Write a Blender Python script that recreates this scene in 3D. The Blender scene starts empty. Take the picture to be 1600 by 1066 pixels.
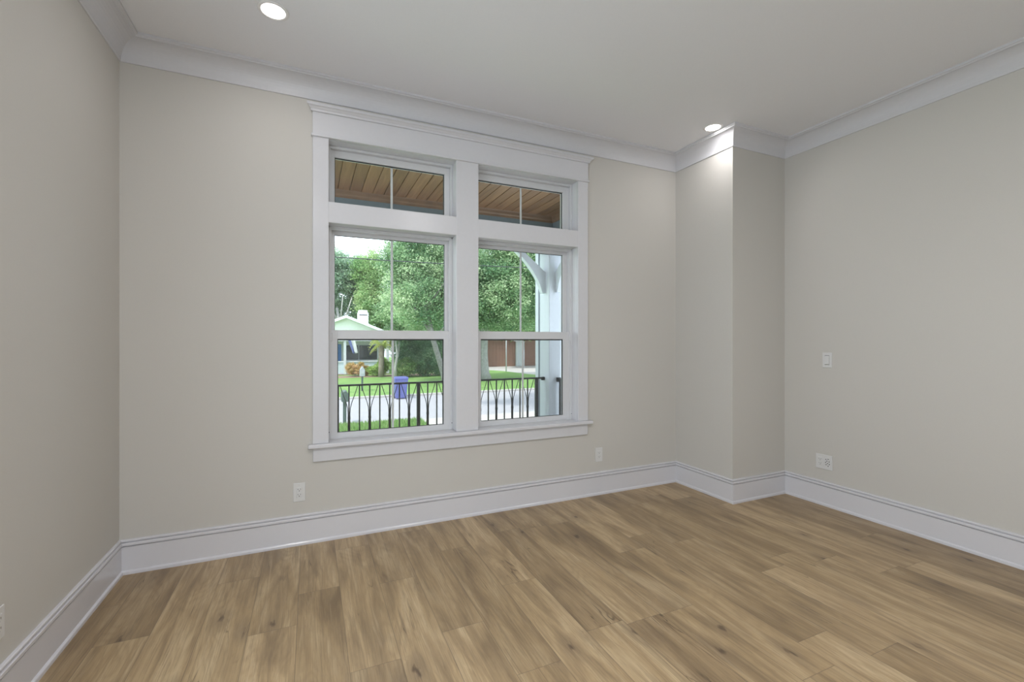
import bpy, bmesh, math, random
import numpy as np
from mathutils import Vector, Matrix

C = bpy.context.scene.collection
SC = bpy.context.scene
R = math.radians
rng = np.random.default_rng(7)
random.seed(7)

# ------------------------------------------------------------------ camera, sky, sun, exposure
cam_data = bpy.data.cameras.new('camera')
cam = bpy.data.objects.new('camera', cam_data)
C.objects.link(cam)
cam_data.sensor_width = 36.0
cam_data.lens = 703.2 / 1600 * 36.0
cam_data.shift_y = -1.0 / 1600
cam_data.clip_start = 0.02
cam_data.clip_end = 300
cam.location = (1.0487, -3.44, 1.41)
cam.rotation_euler = (R(90), 0, -0.4215)
SC.camera = cam

SC.view_settings.view_transform = 'Standard'
SC.view_settings.look = 'None'
SC.view_settings.gamma = 1.0
SC.view_settings.use_curve_mapping = False
SC.view_settings.exposure = 0.0

world = bpy.data.worlds.new('world')
SC.world = world
world.use_nodes = True
wn = world.node_tree.nodes['Background']
wn.inputs[0].default_value = (0.80, 0.90, 1.0, 1)
wn.inputs[1].default_value = 3.4

sun_d = bpy.data.lights.new('sun', 'SUN')
sun_d.energy = 4.6
sun_d.angle = R(0.6)
sun_d.color = (1.0, 0.96, 0.88)
sun = bpy.data.objects.new('sun', sun_d)
C.objects.link(sun)
sun.rotation_euler = Vector((0.42, 0.30, -0.86)).to_track_quat('-Z', 'Y').to_euler()

CAN_POWER = 3       # each of the two lamps in view
REAR_FILL = 33     # each of the unseen lamps added over the viewpoint
WINDOW_FILL = 6      # fill panel outside each of two added windows left of the viewpoint
DOOR_FILL = 4     # fill panel outside the added glazed door behind the viewpoint

# ------------------------------------------------------------------ helpers
def tag(o, label=None, cat=None, group=None, kind=None):
    if label: o['label'] = label
    if cat: o['category'] = cat
    if group: o['group'] = group
    if kind: o['kind'] = kind
    return o

def empty(name, loc=(0, 0, 0), rz=0.0, parent=None):
    o = bpy.data.objects.new(name, None)
    C.objects.link(o)
    o.location = loc
    o.rotation_euler = (0, 0, rz)
    o.empty_display_size = 0.1
    if parent: o.parent = parent
    return o

class MB:
    """collects verts / faces for one mesh"""
    def __init__(self):
        self.v = []; self.f = []; self.smooth = []
    def add(self, vs, fs, smooth=False):
        n = len(self.v)
        self.v += [tuple(p) for p in vs]
        self.f += [tuple(i + n for i in f) for f in fs]
        self.smooth += [smooth] * len(fs)
        return self
    def box(self, x0, x1, y0, y1, z0, z1, b=0.0):
        if b <= 0:
            vs = [(x, y, z) for x in (x0, x1) for y in (y0, y1) for z in (z0, z1)]
            fs = [(0, 1, 3, 2), (4, 6, 7, 5), (0, 4, 5, 1), (2, 3, 7, 6), (0, 2, 6, 4), (1, 5, 7, 3)]
            return self.add(vs, fs)
        bm = bmesh.new()
        bmesh.ops.create_cube(bm, size=1.0)
        for v in bm.verts:
            v.co = Vector(((x0 + x1) / 2 + v.co.x * (x1 - x0), (y0 + y1) / 2 + v.co.y * (y1 - y0), (z0 + z1) / 2 + v.co.z * (z1 - z0)))
        bmesh.ops.bevel(bm, geom=list(bm.edges), offset=b, segments=2, affect='EDGES', profile=0.5)
        bm.verts.index_update()
        self.add([v.co[:] for v in bm.verts], [[v.index for v in f.verts] for f in bm.faces])
        bm.free()
        return self
    def tube(self, pts, rad, n=8, cap=True):
        pts = [Vector(p) for p in pts]
        if not hasattr(rad, '__len__'): rad = [rad] * len(pts)
        vs = []; fs = []
        up = Vector((0, 0, 1))
        d0 = (pts[1] - pts[0]).normalized()
        u = d0.cross(up)
        if u.length < 1e-3: u = d0.cross(Vector((1, 0, 0)))
        u.normalize()
        for i, p in enumerate(pts):
            a = pts[max(i - 1, 0)]; c = pts[min(i + 1, len(pts) - 1)]
            d = (c - a).normalized()
            u = (u - d * u.dot(d)).normalized()
            w = d.cross(u)
            for k in range(n):
                t = 2 * math.pi * k / n
                vs.append(p + (u * math.cos(t) + w * math.sin(t)) * rad[i])
        for i in range(len(pts) - 1):
            for k in range(n):
                a = i * n + k; b = i * n + (k + 1) % n
                fs.append((a, b, b + n, a + n))
        if cap:
            fs.append(tuple(range(n - 1, -1, -1)))
            fs.append(tuple((len(pts) - 1) * n + k for k in range(n)))
        return self.add(vs, fs, True)
    def lathe(self, prof, cx=0, cy=0, n=32, close=False):
        vs = []; fs = []
        for r, z in prof:
            for k in range(n):
                t = 2 * math.pi * k / n
                vs.append((cx + r * math.cos(t), cy + r * math.sin(t), z))
        m = len(prof)
        for i in range(m if close else m - 1):
            for k in range(n):
                a = i * n + k; b = i * n + (k + 1) % n
                j = ((i + 1) % m) * n
                fs.append((a, b, j + (k + 1) % n, j + k))
        return self.add(vs, fs, True)
    def prism(self, poly, axis, a0, a1):
        """poly of 2d points extruded along axis ('x': poly=(y,z); 'y': poly=(x,z); 'z': poly=(x,y))"""
        def p3(p, a):
            return {'x': (a, p[0], p[1]), 'y': (p[0], a, p[1]), 'z': (p[0], p[1], a)}[axis]
        n = len(poly)
        vs = [p3(p, a0) for p in poly] + [p3(p, a1) for p in poly]
        fs = [tuple(range(n - 1, -1, -1)), tuple(range(n, 2 * n))]
        fs += [(i, (i + 1) % n, n + (i + 1) % n, n + i) for i in range(n)]
        return self.add(vs, fs)
    def build(self, name, mat=None, parent=None, bevel=0.0):
        me = bpy.data.meshes.new(name)
        me.from_pydata(self.v, [], self.f)
        me.polygons.foreach_set('use_smooth', self.smooth)
        bm = bmesh.new(); bm.from_mesh(me)
        bmesh.ops.recalc_face_normals(bm, faces=bm.faces)
        bm.to_mesh(me); bm.free()
        o = bpy.data.objects.new(name, me)
        C.objects.link(o)
        if mat: me.materials.append(mat)
        if parent: o.parent = parent
        if bevel > 0:
            m = o.modifiers.new('bevel', 'BEVEL'); m.width = bevel; m.segments = 2; m.limit_method = 'ANGLE'
        return o

def box_obj(name, mat, x0, x1, y0, y1, z0, z1, parent=None, b=0.0):
    return MB().box(x0, x1, y0, y1, z0, z1, b).build(name, mat, parent)

# ------------------------------------------------------------------ materials
class NT:
    def __init__(self, name):
        self.m = bpy.data.materials.new(name)
        self.m.use_nodes = True
        self.t = self.m.node_tree
        self.bsdf = self.t.nodes['Principled BSDF']
        self.out = self.t.nodes['Material Output']
    def n(self, typ, **kw):
        nd = self.t.nodes.new(typ)
        for k, v in kw.items(): setattr(nd, k, v)
        return nd
    def l(self, a, b): self.t.links.new(a, b)
    def math(self, op, a, b=None, c=None):
        nd = self.n('ShaderNodeMath', operation=op)
        for i, x in enumerate((a, b, c)):
            if x is None: continue
            if isinstance(x, (int, float)): nd.inputs[i].default_value = x
            else: self.l(x, nd.inputs[i])
        return nd.outputs[0]
    def mix(self, fac, a, b, mode='MIX'):
        nd = self.n('ShaderNodeMix', data_type='RGBA', blend_type=mode)
        for i, x in ((0, fac), (6, a), (7, b)):
            if isinstance(x, (int, float)): nd.inputs[i].default_value = x
            elif isinstance(x, tuple): nd.inputs[i].default_value = x if len(x) == 4 else (*x, 1)
            else: self.l(x, nd.inputs[i])
        return nd.outputs[2]
    def ramp(self, fac, stops):
        nd = self.n('ShaderNodeValToRGB')
        e = nd.color_ramp.elements
        while len(e) < len(stops): e.new(0.5)
        for s, (p, c) in zip(e, stops):
            s.position = p; s.color = c if len(c) == 4 else (*c, 1)
        self.l(fac, nd.inputs[0])
        return nd.outputs[0]
    def coords(self, kind='Object'):
        return self.n('ShaderNodeTexCoord').outputs[kind]
    def noise(self, vec, scale, detail=3, rough=0.5, dist=0.0):
        nd = self.n('ShaderNodeTexNoise')
        nd.inputs['Scale'].default_value = scale
        nd.inputs['Detail'].default_value = detail
        nd.inputs['Roughness'].default_value = rough
        nd.inputs['Distortion'].default_value = dist
        if vec is not None: self.l(vec, nd.inputs['Vector'])
        return nd.outputs['Fac']
    def bump(self, h, strength, dist=0.01):
        nd = self.n('ShaderNodeBump')
        nd.inputs['Strength'].default_value = strength
        nd.inputs['Distance'].default_value = dist
        self.l(h, nd.inputs['Height'])
        self.l(nd.outputs[0], self.bsdf.inputs['Normal'])
    def set(self, **kw):
        for k, v in kw.items():
            self.bsdf.inputs[k.replace('_', ' ')].default_value = v

def paint(name, col, rough=0.5, var=0.03, bump=0.02, scale=60.0, metallic=0.0, spec=0.5):
    t = NT(name)
    n = t.noise(t.coords(), scale, 3)
    dark = tuple(c * (1 - var) for c in col)
    light = tuple(min(1, c * (1 + var)) for c in col)
    t.l(t.ramp(n, [(0.3, dark), (0.7, light)]), t.bsdf.inputs['Base Color'])
    t.set(Roughness=rough, Metallic=metallic)
    t.bsdf.inputs['Specular IOR Level'].default_value = spec
    if bump > 0: t.bump(n, bump, 0.004)
    return t.m

M = {}
M['wall'] = paint('wall_paint_beige', (0.566, 0.548, 0.512), 0.75, 0.012, 0.03, 180, spec=0.3)
M['ceil'] = paint('ceiling_paint', (0.78, 0.78, 0.80), 0.85, 0.01, 0.02, 160, spec=0.2)
M['trim'] = paint('trim_paint_white', (0.630, 0.630, 0.655), 0.25, 0.008, 0.0, 40, spec=0.3)
M['base'] = paint('baseboard_gloss_white', (0.655, 0.652, 0.685), 0.17, 0.004, 0.0, 40, spec=0.5)
M['vinyl'] = paint('window_vinyl', (0.62, 0.625, 0.64), 0.3, 0.006, 0.0, 40, spec=0.35)
M['gasket'] = paint('glazing_gasket', (0.03, 0.035, 0.035), 0.6, 0.1, 0.0, 60)
M['plate'] = paint('switch_plastic', (0.66, 0.66, 0.655), 0.3, 0.004, 0.0, 60)
M['slot'] = paint('socket_slot', (0.05, 0.05, 0.05), 0.6, 0.05, 0.0, 60)
M['metal'] = paint('screw_metal', (0.5, 0.5, 0.5), 0.35, 0.02, 0.0, 60, metallic=1)
M['canring'] = paint('downlight_trim', (0.78, 0.77, 0.76), 0.4, 0.01, 0.0, 60)
M['iron'] = paint('black_iron', (0.012, 0.014, 0.016), 0.45, 0.2, 0.03, 90)
M['white'] = paint('exterior_white', (0.66, 0.70, 0.76), 0.5, 0.02, 0.01, 20)
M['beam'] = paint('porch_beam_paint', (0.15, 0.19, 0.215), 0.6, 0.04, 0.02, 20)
M['porchfloor'] = paint('porch_concrete', (0.45, 0.44, 0.42), 0.8, 0.08, 0.05, 14)
M['concrete'] = paint('driveway_concrete', (0.52, 0.50, 0.48), 0.9, 0.08, 0.05, 6)
M['road'] = paint('street_asphalt', (0.40, 0.40, 0.43), 0.9, 0.08, 0.05, 8)
M['curb'] = paint('curb_concrete', (0.50, 0.49, 0.47), 0.9, 0.12, 0.05, 6)
M['soil'] = paint('bed_soil', (0.30, 0.22, 0.17), 0.95, 0.2, 0.1, 8)
M['bark'] = paint('grey_bark', (0.25, 0.24, 0.235), 0.9, 0.25, 0.4, 9)
M['palebark'] = paint('pale_bark', (0.37, 0.37, 0.36), 0.9, 0.2, 0.3, 9)
M['brownbark'] = paint('brown_bark', (0.27, 0.23, 0.20), 0.9, 0.25, 0.4, 9)
M['mint'] = paint('mint_siding', (0.69, 0.745, 0.71), 0.8, 0.03, 0.02, 12)
M['bluewall'] = paint('pale_blue_wall', (0.58, 0.67, 0.74), 0.8, 0.04, 0.02, 12)
M['roof'] = paint('roof_shingle', (0.62, 0.62, 0.60), 0.9, 0.12, 0.1, 12)
M['bluedoor'] = paint('blue_door_paint', (0.06, 0.20, 0.50), 0.5, 0.05, 0.0, 20)
M['darkglass'] = paint('dark_window_glass', (0.06, 0.075, 0.085), 0.15, 0.2, 0.0, 3)
M['bin'] = paint('blue_bin_plastic', (0.125, 0.145, 0.40), 0.45, 0.06, 0.0, 20)
M['mailgreen'] = paint('dark_green_mailbox', (0.10, 0.14, 0.135), 0.5, 0.1, 0.0, 20)
M['mailgrey'] = paint('grey_mailbox', (0.42, 0.44, 0.48), 0.5, 0.08, 0.0, 20)
M['garage'] = paint('brown_garage_door', (0.25, 0.145, 0.105), 0.7, 0.12, 0.05, 8)
M['palegarage'] = paint('pale_garage_wall', (0.60, 0.66, 0.64), 0.8, 0.04, 0.0, 10)
M['greymetal'] = paint('grey_pole_metal', (0.45, 0.48, 0.50), 0.5, 0.08, 0.0, 20)
M['wire'] = paint('black_cable', (0.03, 0.035, 0.04), 0.6, 0.1, 0.0, 20)
M['flagw'] = paint('white_flag_cloth', (0.75, 0.76, 0.82), 0.8, 0.05, 0.0, 6)
M['flagb'] = paint('blue_flag_cloth', (0.14, 0.17, 0.42), 0.8, 0.05, 0.0, 6)

def mat_floor():
    t = NT('oak_plank_tile')
    uv = t.n('ShaderNodeUVMap').outputs[0]
    at = t.n('ShaderNodeAttribute', attribute_name='rand').outputs['Fac']
    at2 = t.n('ShaderNodeAttribute', attribute_name='tone').outputs['Fac']
    sep = t.n('ShaderNodeSeparateXYZ'); t.l(uv, sep.inputs[0])
    u, v = sep.outputs[0], sep.outputs[1]
    off = t.math('MULTIPLY', at, 37.0)
    def vec(su, sv, extra=0.0):
        c = t.n('ShaderNodeCombineXYZ')
        t.l(t.math('MULTIPLY', u, su), c.inputs[0])
        t.l(t.math('MULTIPLY', v, sv), c.inputs[1])
        t.l(t.math('ADD', off, extra), c.inputs[2])
        return c.outputs[0]
    fine = t.noise(vec(190, 3.2), 1.0, 4, 0.65, 0.25)
    pore = t.noise(vec(420, 16.0, 12.0), 1.0, 2, 0.6, 0.0)
    mid = t.noise(vec(34, 1.5, 5.1), 1.0, 4, 0.60, 0.8)
    broad = t.noise(vec(9, 1.3, 9.7), 1.0, 4, 0.55, 0.8)
    def ramp01(x, lo, hi):
        mr = t.n('ShaderNodeMapRange'); mr.inputs[1].default_value = lo; mr.inputs[2].default_value = hi
        t.l(x, mr.inputs[0]); return mr.outputs[0]
    # cathedral figure: rings of a stretched, warped field
    fld = t.noise(vec(5.0, 0.75, 3.3), 1.0, 2, 0.45, 0.7)
    ring = t.math('SINE', t.math('MULTIPLY', fld, 120.0))
    ring = t.math('POWER', t.math('MULTIPLY_ADD', ring, 0.5, 0.5), 2.0)
    col = t.ramp(broad, [(0.28, (0.215, 0.150, 0.084)), (0.5, (0.395, 0.282, 0.157)), (0.72, (0.520, 0.396, 0.240))])
    col = t.mix(t.math('MULTIPLY', ring, 0.22), col, (0.24, 0.165, 0.092))
    col = t.mix(t.math('MULTIPLY', ramp01(fine, 0.48, 0.70), 0.60), col, (0.215, 0.150, 0.086))
    col = t.mix(t.math('MULTIPLY', ramp01(mid, 0.56, 0.74), 0.62), col, (0.165, 0.116, 0.070))
    col = t.mix(t.math('MULTIPLY', ramp01(mid, 0.44, 0.28), 0.35), col, (0.60, 0.475, 0.315))
    col = t.mix(t.math('MULTIPLY', ramp01(pore, 0.60, 0.72), 0.45), col, (0.15, 0.10, 0.06))
    # long cracks: thin dark lines that come and go along the grain
    cf = t.noise(vec(10.0, 0.9, 21.0), 1.0, 3, 0.55, 1.0)
    cl = ramp01(t.math('ABSOLUTE', t.math('SUBTRACT', cf, 0.5)), 0.010, 0.002)
    cm = ramp01(t.noise(vec(5.0, 2.4, 31.0), 1.0, 2), 0.56, 0.66)
    col = t.mix(t.math('MULTIPLY', t.math('MULTIPLY', cl, cm), 0.75), col, (0.075, 0.048, 0.028))
    # knots with a dark core and a smoky surround
    kn = t.n('ShaderNodeTexVoronoi'); kn.inputs['Scale'].default_value = 1.0
    wv = t.n('ShaderNodeVectorMath', operation='ADD')
    t.l(vec(7.0, 3.2, 1.7), wv.inputs[0])
    wn_ = t.n('ShaderNodeTexNoise'); wn_.inputs['Scale'].default_value = 2.2; t.l(vec(20, 6, 2.0), wn_.inputs['Vector'])
    sc_ = t.n('ShaderNodeVectorMath', operation='SCALE'); sc_.inputs['Scale'].default_value = 0.35
    t.l(wn_.outputs['Color'], sc_.inputs[0]); t.l(sc_.outputs[0], wv.inputs[1])
    t.l(wv.outputs[0], kn.inputs['Vector'])
    pick = t.n('ShaderNodeSeparateColor'); t.l(kn.outputs['Color'], pick.inputs[0])
    sel = t.math('GREATER_THAN', pick.outputs[0], 0.48)
    halo = t.math('MULTIPLY', t.math('MULTIPLY', ramp01(kn.outputs['Distance'], 0.46, 0.08), sel), 0.50)
    core = t.math('MULTIPLY', t.math('MULTIPLY', ramp01(kn.outputs['Distance'], 0.13, 0.05), sel), 0.75)
    col = t.mix(halo, col, (0.17, 0.122, 0.078))
    col = t.mix(core, col, (0.070, 0.042, 0.026))
    # per plank tone
    tone = t.ramp(at2, [(0.0, (0.84, 0.83, 0.82)), (0.5, (1.03, 1.03, 1.01)), (1.0, (1.15, 1.16, 1.17))])
    col = t.mix(1.0, col, tone, 'MULTIPLY')
    # joints between planks
    ed = t.n('ShaderNodeAttribute', attribute_name='size').outputs['Vector']
    se = t.n('ShaderNodeSeparateXYZ'); t.l(ed, se.inputs[0])
    du = t.math('MINIMUM', u, t.math('SUBTRACT', se.outputs[0], u))
    dv = t.math('MINIMUM', v, t.math('SUBTRACT', se.outputs[1], v))
    d = t.math('MINIMUM', du, dv)
    jm = t.n('ShaderNodeMapRange'); jm.inputs[1].default_value = 0.0010; jm.inputs[2].default_value = 0.0022
    jm.inputs[3].default_value = 1.0; jm.inputs[4].default_value = 0.0
    t.l(d, jm.inputs[0])
    col = t.mix(t.math('MULTIPLY', jm.outputs[0], 0.55), col, (0.130, 0.095, 0.062))
    t.l(col, t.bsdf.inputs['Base Color'])
    t.set(Roughness=0.42)
    h = t.math('SUBTRACT', t.math('MULTIPLY', fine, 0.35), jm.outputs[0])
    t.bump(h, 0.25, 0.002)
    return t.m
M['floor'] = mat_floor()

def mat_porch_boards():
    t = NT('stained_pine_boards')
    co = t.coords()
    sep = t.n('ShaderNodeSeparateXYZ'); t.l(co, sep.inputs[0])
    idx = t.math('FLOOR', t.math('DIVIDE', t.math('SUBTRACT', sep.outputs[0], 1.345), 0.132))
    c = t.n('ShaderNodeCombineXYZ')
    t.l(t.math('MULTIPLY', sep.outputs[0], 30.0), c.inputs[0]); t.l(t.math('MULTIPLY', sep.outputs[1], 2.0), c.inputs[1]); t.l(t.math('MULTIPLY', idx, 3.7), c.inputs[2])
    g = t.noise(c.outputs[0], 1.0, 4, 0.6, 0.6)
    col = t.ramp(g, [(0.25, (0.160, 0.076, 0.038)), (0.55, (0.260, 0.134, 0.068)), (0.8, (0.34, 0.190, 0.104))])
    wnz = t.n('ShaderNodeTexWhiteNoise', noise_dimensions='1D'); t.l(idx, wnz.inputs['W'])
    tone = t.ramp(wnz.outputs[0], [(0, (0.82, 0.80, 0.78)), (1, (1.15, 1.15, 1.12))])
    t.l(t.mix(1.0, col, tone, 'MULTIPLY'), t.bsdf.inputs['Base Color'])
    t.set(Roughness=0.5)
    return t.m
M['pine'] = mat_porch_boards()
M['pinetrim'] = paint('stained_pine_trim', (0.20, 0.118, 0.068), 0.5, 0.15, 0.0, 9)

def mat_grass():
    t = NT('lawn_grass')
    co = t.coords()
    a = t.noise(co, 1.3, 4, 0.6); b = t.noise(co, 22.0, 3, 0.7)
    col = t.ramp(a, [(0.3, (0.16, 0.33, 0.08)), (0.7, (0.29, 0.46, 0.14))])
    col = t.mix(t.ramp(b, [(0.35, (0.45, 0.45, 0.45)), (0.65, (0, 0, 0))]), col, (0.09, 0.20, 0.05))
    t.l(col, t.bsdf.inputs['Base Color'])
    t.set(Roughness=0.9)
    t.bump(b, 0.5, 0.05)
    return t.m
M['grass'] = mat_grass()

def mat_leaf(name, dark, mid, light, trans=0.45):
    t = NT(name)
    at = t.n('ShaderNodeAttribute', attribute_name='rand').outputs['Fac']
    col = t.ramp(at, [(0.0, dark), (0.5, mid), (1.0, light)])
    t.l(col, t.bsdf.inputs['Base Color'])
    t.set(Roughness=0.55)
    tr = t.n('ShaderNodeBsdfTranslucent'); t.l(col, tr.inputs[0])
    mx = t.n('ShaderNodeMixShader'); mx.inputs[0].default_value = trans
    t.l(t.bsdf.outputs[0], mx.inputs[1]); t.l(tr.outputs[0], mx.inputs[2])
    t.l(mx.outputs[0], t.out.inputs[0])
    return t.m
M['oak'] = mat_leaf('oak_leaves', (0.09, 0.20, 0.10), (0.25, 0.40, 0.20), (0.56, 0.68, 0.43))
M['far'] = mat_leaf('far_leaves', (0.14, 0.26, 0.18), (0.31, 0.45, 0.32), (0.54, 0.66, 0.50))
M['fresh'] = mat_leaf('yellow_green_leaves', (0.13, 0.28, 0.10), (0.28, 0.44, 0.18), (0.54, 0.66, 0.36))
M['hedge'] = mat_leaf('hedge_leaves', (0.11, 0.24, 0.15), (0.24, 0.42, 0.26), (0.46, 0.63, 0.40))
M['croton'] = mat_leaf('croton_leaves', (0.36, 0.40, 0.10), (0.68, 0.46, 0.20), (0.85, 0.62, 0.40), 0.35)
M['lime'] = mat_leaf('lime_leaves', (0.24, 0.42, 0.10), (0.46, 0.64, 0.20), (0.70, 0.80, 0.36))
M['palm'] = mat_leaf('palm_leaves', (0.26, 0.42, 0.08), (0.55, 0.62, 0.16), (0.76, 0.72, 0.28), 0.4)
M['blade'] = mat_leaf('grass_blades', (0.14, 0.30, 0.08), (0.26, 0.44, 0.14), (0.44, 0.58, 0.27), 0.4)

def mat_glass():
    t = NT('window_glass')
    g = t.n('ShaderNodeNewGeometry')
    dot = t.n('ShaderNodeVectorMath', operation='DOT_PRODUCT')
    t.l(g.outputs['Normal'], dot.inputs[0]); t.l(g.outputs['Incoming'], dot.inputs[1])
    c = t.math('ABSOLUTE', dot.outputs['Value'])
    f = t.math('MULTIPLY_ADD', t.math('POWER', t.math('SUBTRACT', 1.0, c), 5.0), 0.95, 0.03)
    tr = t.n('ShaderNodeBsdfTransparent'); tr.inputs[0].default_value = (0.975, 0.985, 0.98, 1)
    gl = t.n('ShaderNodeBsdfGlossy'); gl.inputs['Roughness'].default_value = 0.0
    mx = t.n('ShaderNodeMixShader')
    t.l(f, mx.inputs[0]); t.l(tr.outputs[0], mx.inputs[1]); t.l(gl.outputs[0], mx.inputs[2])
    t.l(mx.outputs[0], t.out.inputs[0])
    return t.m
M['glass'] = mat_glass()

def mat_screen():
    t = NT('insect_screen_mesh')
    t.set(Base_Color=(0.06, 0.065, 0.07, 1), Roughness=0.7)
    tr = t.n('ShaderNodeBsdfTransparent')
    mx = t.n('ShaderNodeMixShader'); mx.inputs[0].default_value = 0.20
    t.l(tr.outputs[0], mx.inputs[1]); t.l(t.bsdf.outputs[0], mx.inputs[2])
    t.l(mx.outputs[0], t.out.inputs[0])
    return t.m
M['screen'] = mat_screen()

def mat_lens():
    t = NT('lit_lens')
    t.set(Base_Color=(0.9, 0.88, 0.85, 1))
    t.bsdf.inputs['Emission Color'].default_value = (1.0, 0.95, 0.92, 1)
    t.bsdf.inputs['Emission Strength'].default_value = 6.0
    return t.m
M['lens'] = mat_lens()

# ------------------------------------------------------------------ room shell
L, D, W, H, YB = 4.386, 0.667, 5.062, 3.228, -4.7
T = 0.2
# floor: every plank of the one continuous floor is a face with its own grain
def make_floor():
    pitch, length = 0.2135, 1.22
    known = {-2: -0.375, 2: -0.75, 3: -1.32, 5: -1.06, -4: -0.77, 6: -1.60, 14: -1.617, 15: -1.865, -3: -1.2, 0: -1.9, 1: -0.2, 4: -0.5}
    vs = []; fs = []; uvs = []; rnd = []; tone = []; size = []
    k = -5
    while True:
        x0 = 0.989 + pitch * k; x1 = x0 + pitch
        if x0 > W: break
        a, b = max(x0, 0.0), min(x1, W)
        if b > a:
            j0 = known.get(k, -random.random() * length)
            ys = sorted({YB, 0.0} | {y for y in (j0 + length * i for i in range(-5, 6)) if YB < y < 0})
            for y0, y1 in zip(ys[:-1], ys[1:]):
                n = len(vs)
                vs += [(a, y0, 0), (b, y0, 0), (b, y1, 0), (a, y1, 0)]
                fs.append((n, n + 1, n + 2, n + 3))
                uvs += [(a - x0, 0), (b - x0, 0), (b - x0, y1 - y0), (a - x0, y1 - y0)]
                rnd.append(random.random()); tone.append(random.random()); size.append((pitch, y1 - y0, 0))
        k += 1
    n = len(vs)
    vs += [(0, YB, -0.12), (W, YB, -0.12), (W, 0, -0.12), (0, 0, -0.12)]
    fs.append((n + 3, n + 2, n + 1, n)); uvs += [(0.05, 0.3)] * 4; rnd.append(0); tone.append(0.5); size.append((1, 1, 0))
    me = bpy.data.meshes.new('floor')
    me.from_pydata(vs, [], fs)
    ul = me.uv_layers.new(name='UVMap')
    ul.data.foreach_set('uv', [c for p in uvs for c in p])
    a = me.attributes.new('rand', 'FLOAT', 'FACE'); a.data.foreach_set('value', rnd)
    a = me.attributes.new('tone', 'FLOAT', 'FACE'); a.data.foreach_set('value', tone)
    a = me.attributes.new('size', 'FLOAT_VECTOR', 'FACE'); a.data.foreach_set('vector', [c for p in size for c in p])
    me.materials.append(M['floor'])
    o = bpy.data.objects.new('floor', me); C.objects.link(o)
    tag(o, 'light brown oak plank floor of the empty room', 'floor', kind='structure')
make_floor()

tag(box_obj('ceiling', M['ceil'], -T, W + T, YB - T, T, H, H + 0.15), 'flat white painted ceiling with two lit recessed lights', 'ceiling', kind='structure')
WX0, WX1, WZ0, WZ1 = 1.10, 3.30, 0.60, 2.92
mb = MB()
mb.box(-T, WX0, 0, T, -0.12, H).box(WX1, W + T, 0, T, -0.12, H).box(WX0, WX1, 0, T, -0.12, WZ0).box(WX0, WX1, 0, T, WZ1, H)
tag(mb.build('wall_back', M['wall']), 'beige painted wall holding the white double window', 'wall', kind='structure')
# left wall runs past the viewpoint; two unseen windows added there for fill
LO = [(-4.45, -3.15), (-2.85, -1.55)]; LZ0, LZ1 = 0.25, 2.75
mb = MB()
mb.box(-T, 0, YB, LO[0][0], -0.12, H).box(-T, 0, LO[0][1], LO[1][0], -0.12, H).box(-T, 0, LO[1][1], 0, -0.12, H)
for a, b in LO: mb.box(-T, 0, a, b, -0.12, LZ0).box(-T, 0, a, b, LZ1, H)
tag(mb.build('wall_left', M['wall']), 'beige painted wall at the left edge', 'wall', kind='structure')
tag(box_obj('wall_right', M['wall'], W, W + T, YB, 0, -0.12, H), 'beige painted wall with light switch at the right', 'wall', kind='structure')
tag(box_obj('wall_corner', M['wall'], L, W, -D, 0, -0.0, H), 'beige boxed out corner chase between back and right walls', 'wall', kind='structure')
# wall behind the viewpoint, tall glazed door added at its left for light
RX0, RX1, RZ1 = 0.10, 1.34, 2.70
mb = MB().box(-T, RX0, YB - T, YB, -0.12, H).box(RX1, W + T, YB - T, YB, -0.12, H).box(RX0, RX1, YB - T, YB, RZ1, H).box(RX0, RX1, YB - T, YB, -0.12, 0.0)
tag(mb.build('wall_rear', M['wall']), 'beige painted wall with an added glazed door behind the viewpoint', 'wall', kind='structure')

# swept mouldings with mitred corners
PATH = [Vector(p) for p in ((0, YB), (0, 0), (L, 0), (L, -D), (W, -D), (W, YB))]
def seg_normal(i):
    d = (PATH[i + 1] - PATH[i]).normalized()
    return Vector((d.y, -d.x))
def corner(j, d):
    if j == 0: return PATH[0] + seg_normal(0) * d
    if j == len(PATH) - 1: return PATH[-1] + seg_normal(j - 1) * d
    return PATH[j] + (seg_normal(j - 1) + seg_normal(j)) * d
def sweep(i, prof):
    """profile (distance from wall, z) swept along wall segment i"""
    n = len(prof)
    vs = [(*corner(i, d), z) for d, z in prof] + [(*corner(i + 1, d), z) for d, z in prof]
    fs = [(k, (k + 1) % n, n + (k + 1) % n, n + k) for k in range(n)]
    fs += [tuple(range(n)), tuple(range(2 * n - 1, n - 1, -1))]
    return MB().add(vs, fs)
def arc(cx, cz, r, a0, a1, n=6):
    return [(cx + r * math.cos(R(a0 + (a1 - a0) * k / n)), cz + r * math.sin(R(a0 + (a1 - a0) * k / n))) for k in range(n + 1)]
BASE = [(0, 0), (0.0245, 0), (0.0245, 0.006)] + arc(0.0135, 0.012, 0.011, 10, 75, 4) + [(0.014, 0.024), (0.014, 0.1610), (0.0165, 0.1625), (0.0165, 0.1645), (0.0060, 0.1660), (0.0060, 0.1685),
        (0.0180, 0.1705), (0.0190, 0.175), (0.0190, 0.185), (0.0170, 0.1880), (0.0050, 0.1895), (0.0050, 0.1920), (0.0135, 0.1940), (0.0145, 0.197), (0.0145, 0.203), (0.011, 0.207), (0, 0.207)]
CROWN = [(0, H - 0.139), (0.007, H - 0.139), (0.009, H - 0.137)] + [(0.010 + 0.096 * (1 - math.cos(R(a))), H - 0.134 + 0.112 * math.sin(R(a))) for a in range(0, 91, 9)] + \
        [(0.108, H - 0.018), (0.113, H - 0.016), (0.121, H - 0.014), (0.121, H), (0, H)]
names = ['left', 'back', 'corner_side', 'corner_front', 'right']
where = ['along the left wall', 'under the double window', 'on the window side of the corner chase', 'on the front of the corner chase', 'along the right wall']
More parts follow.
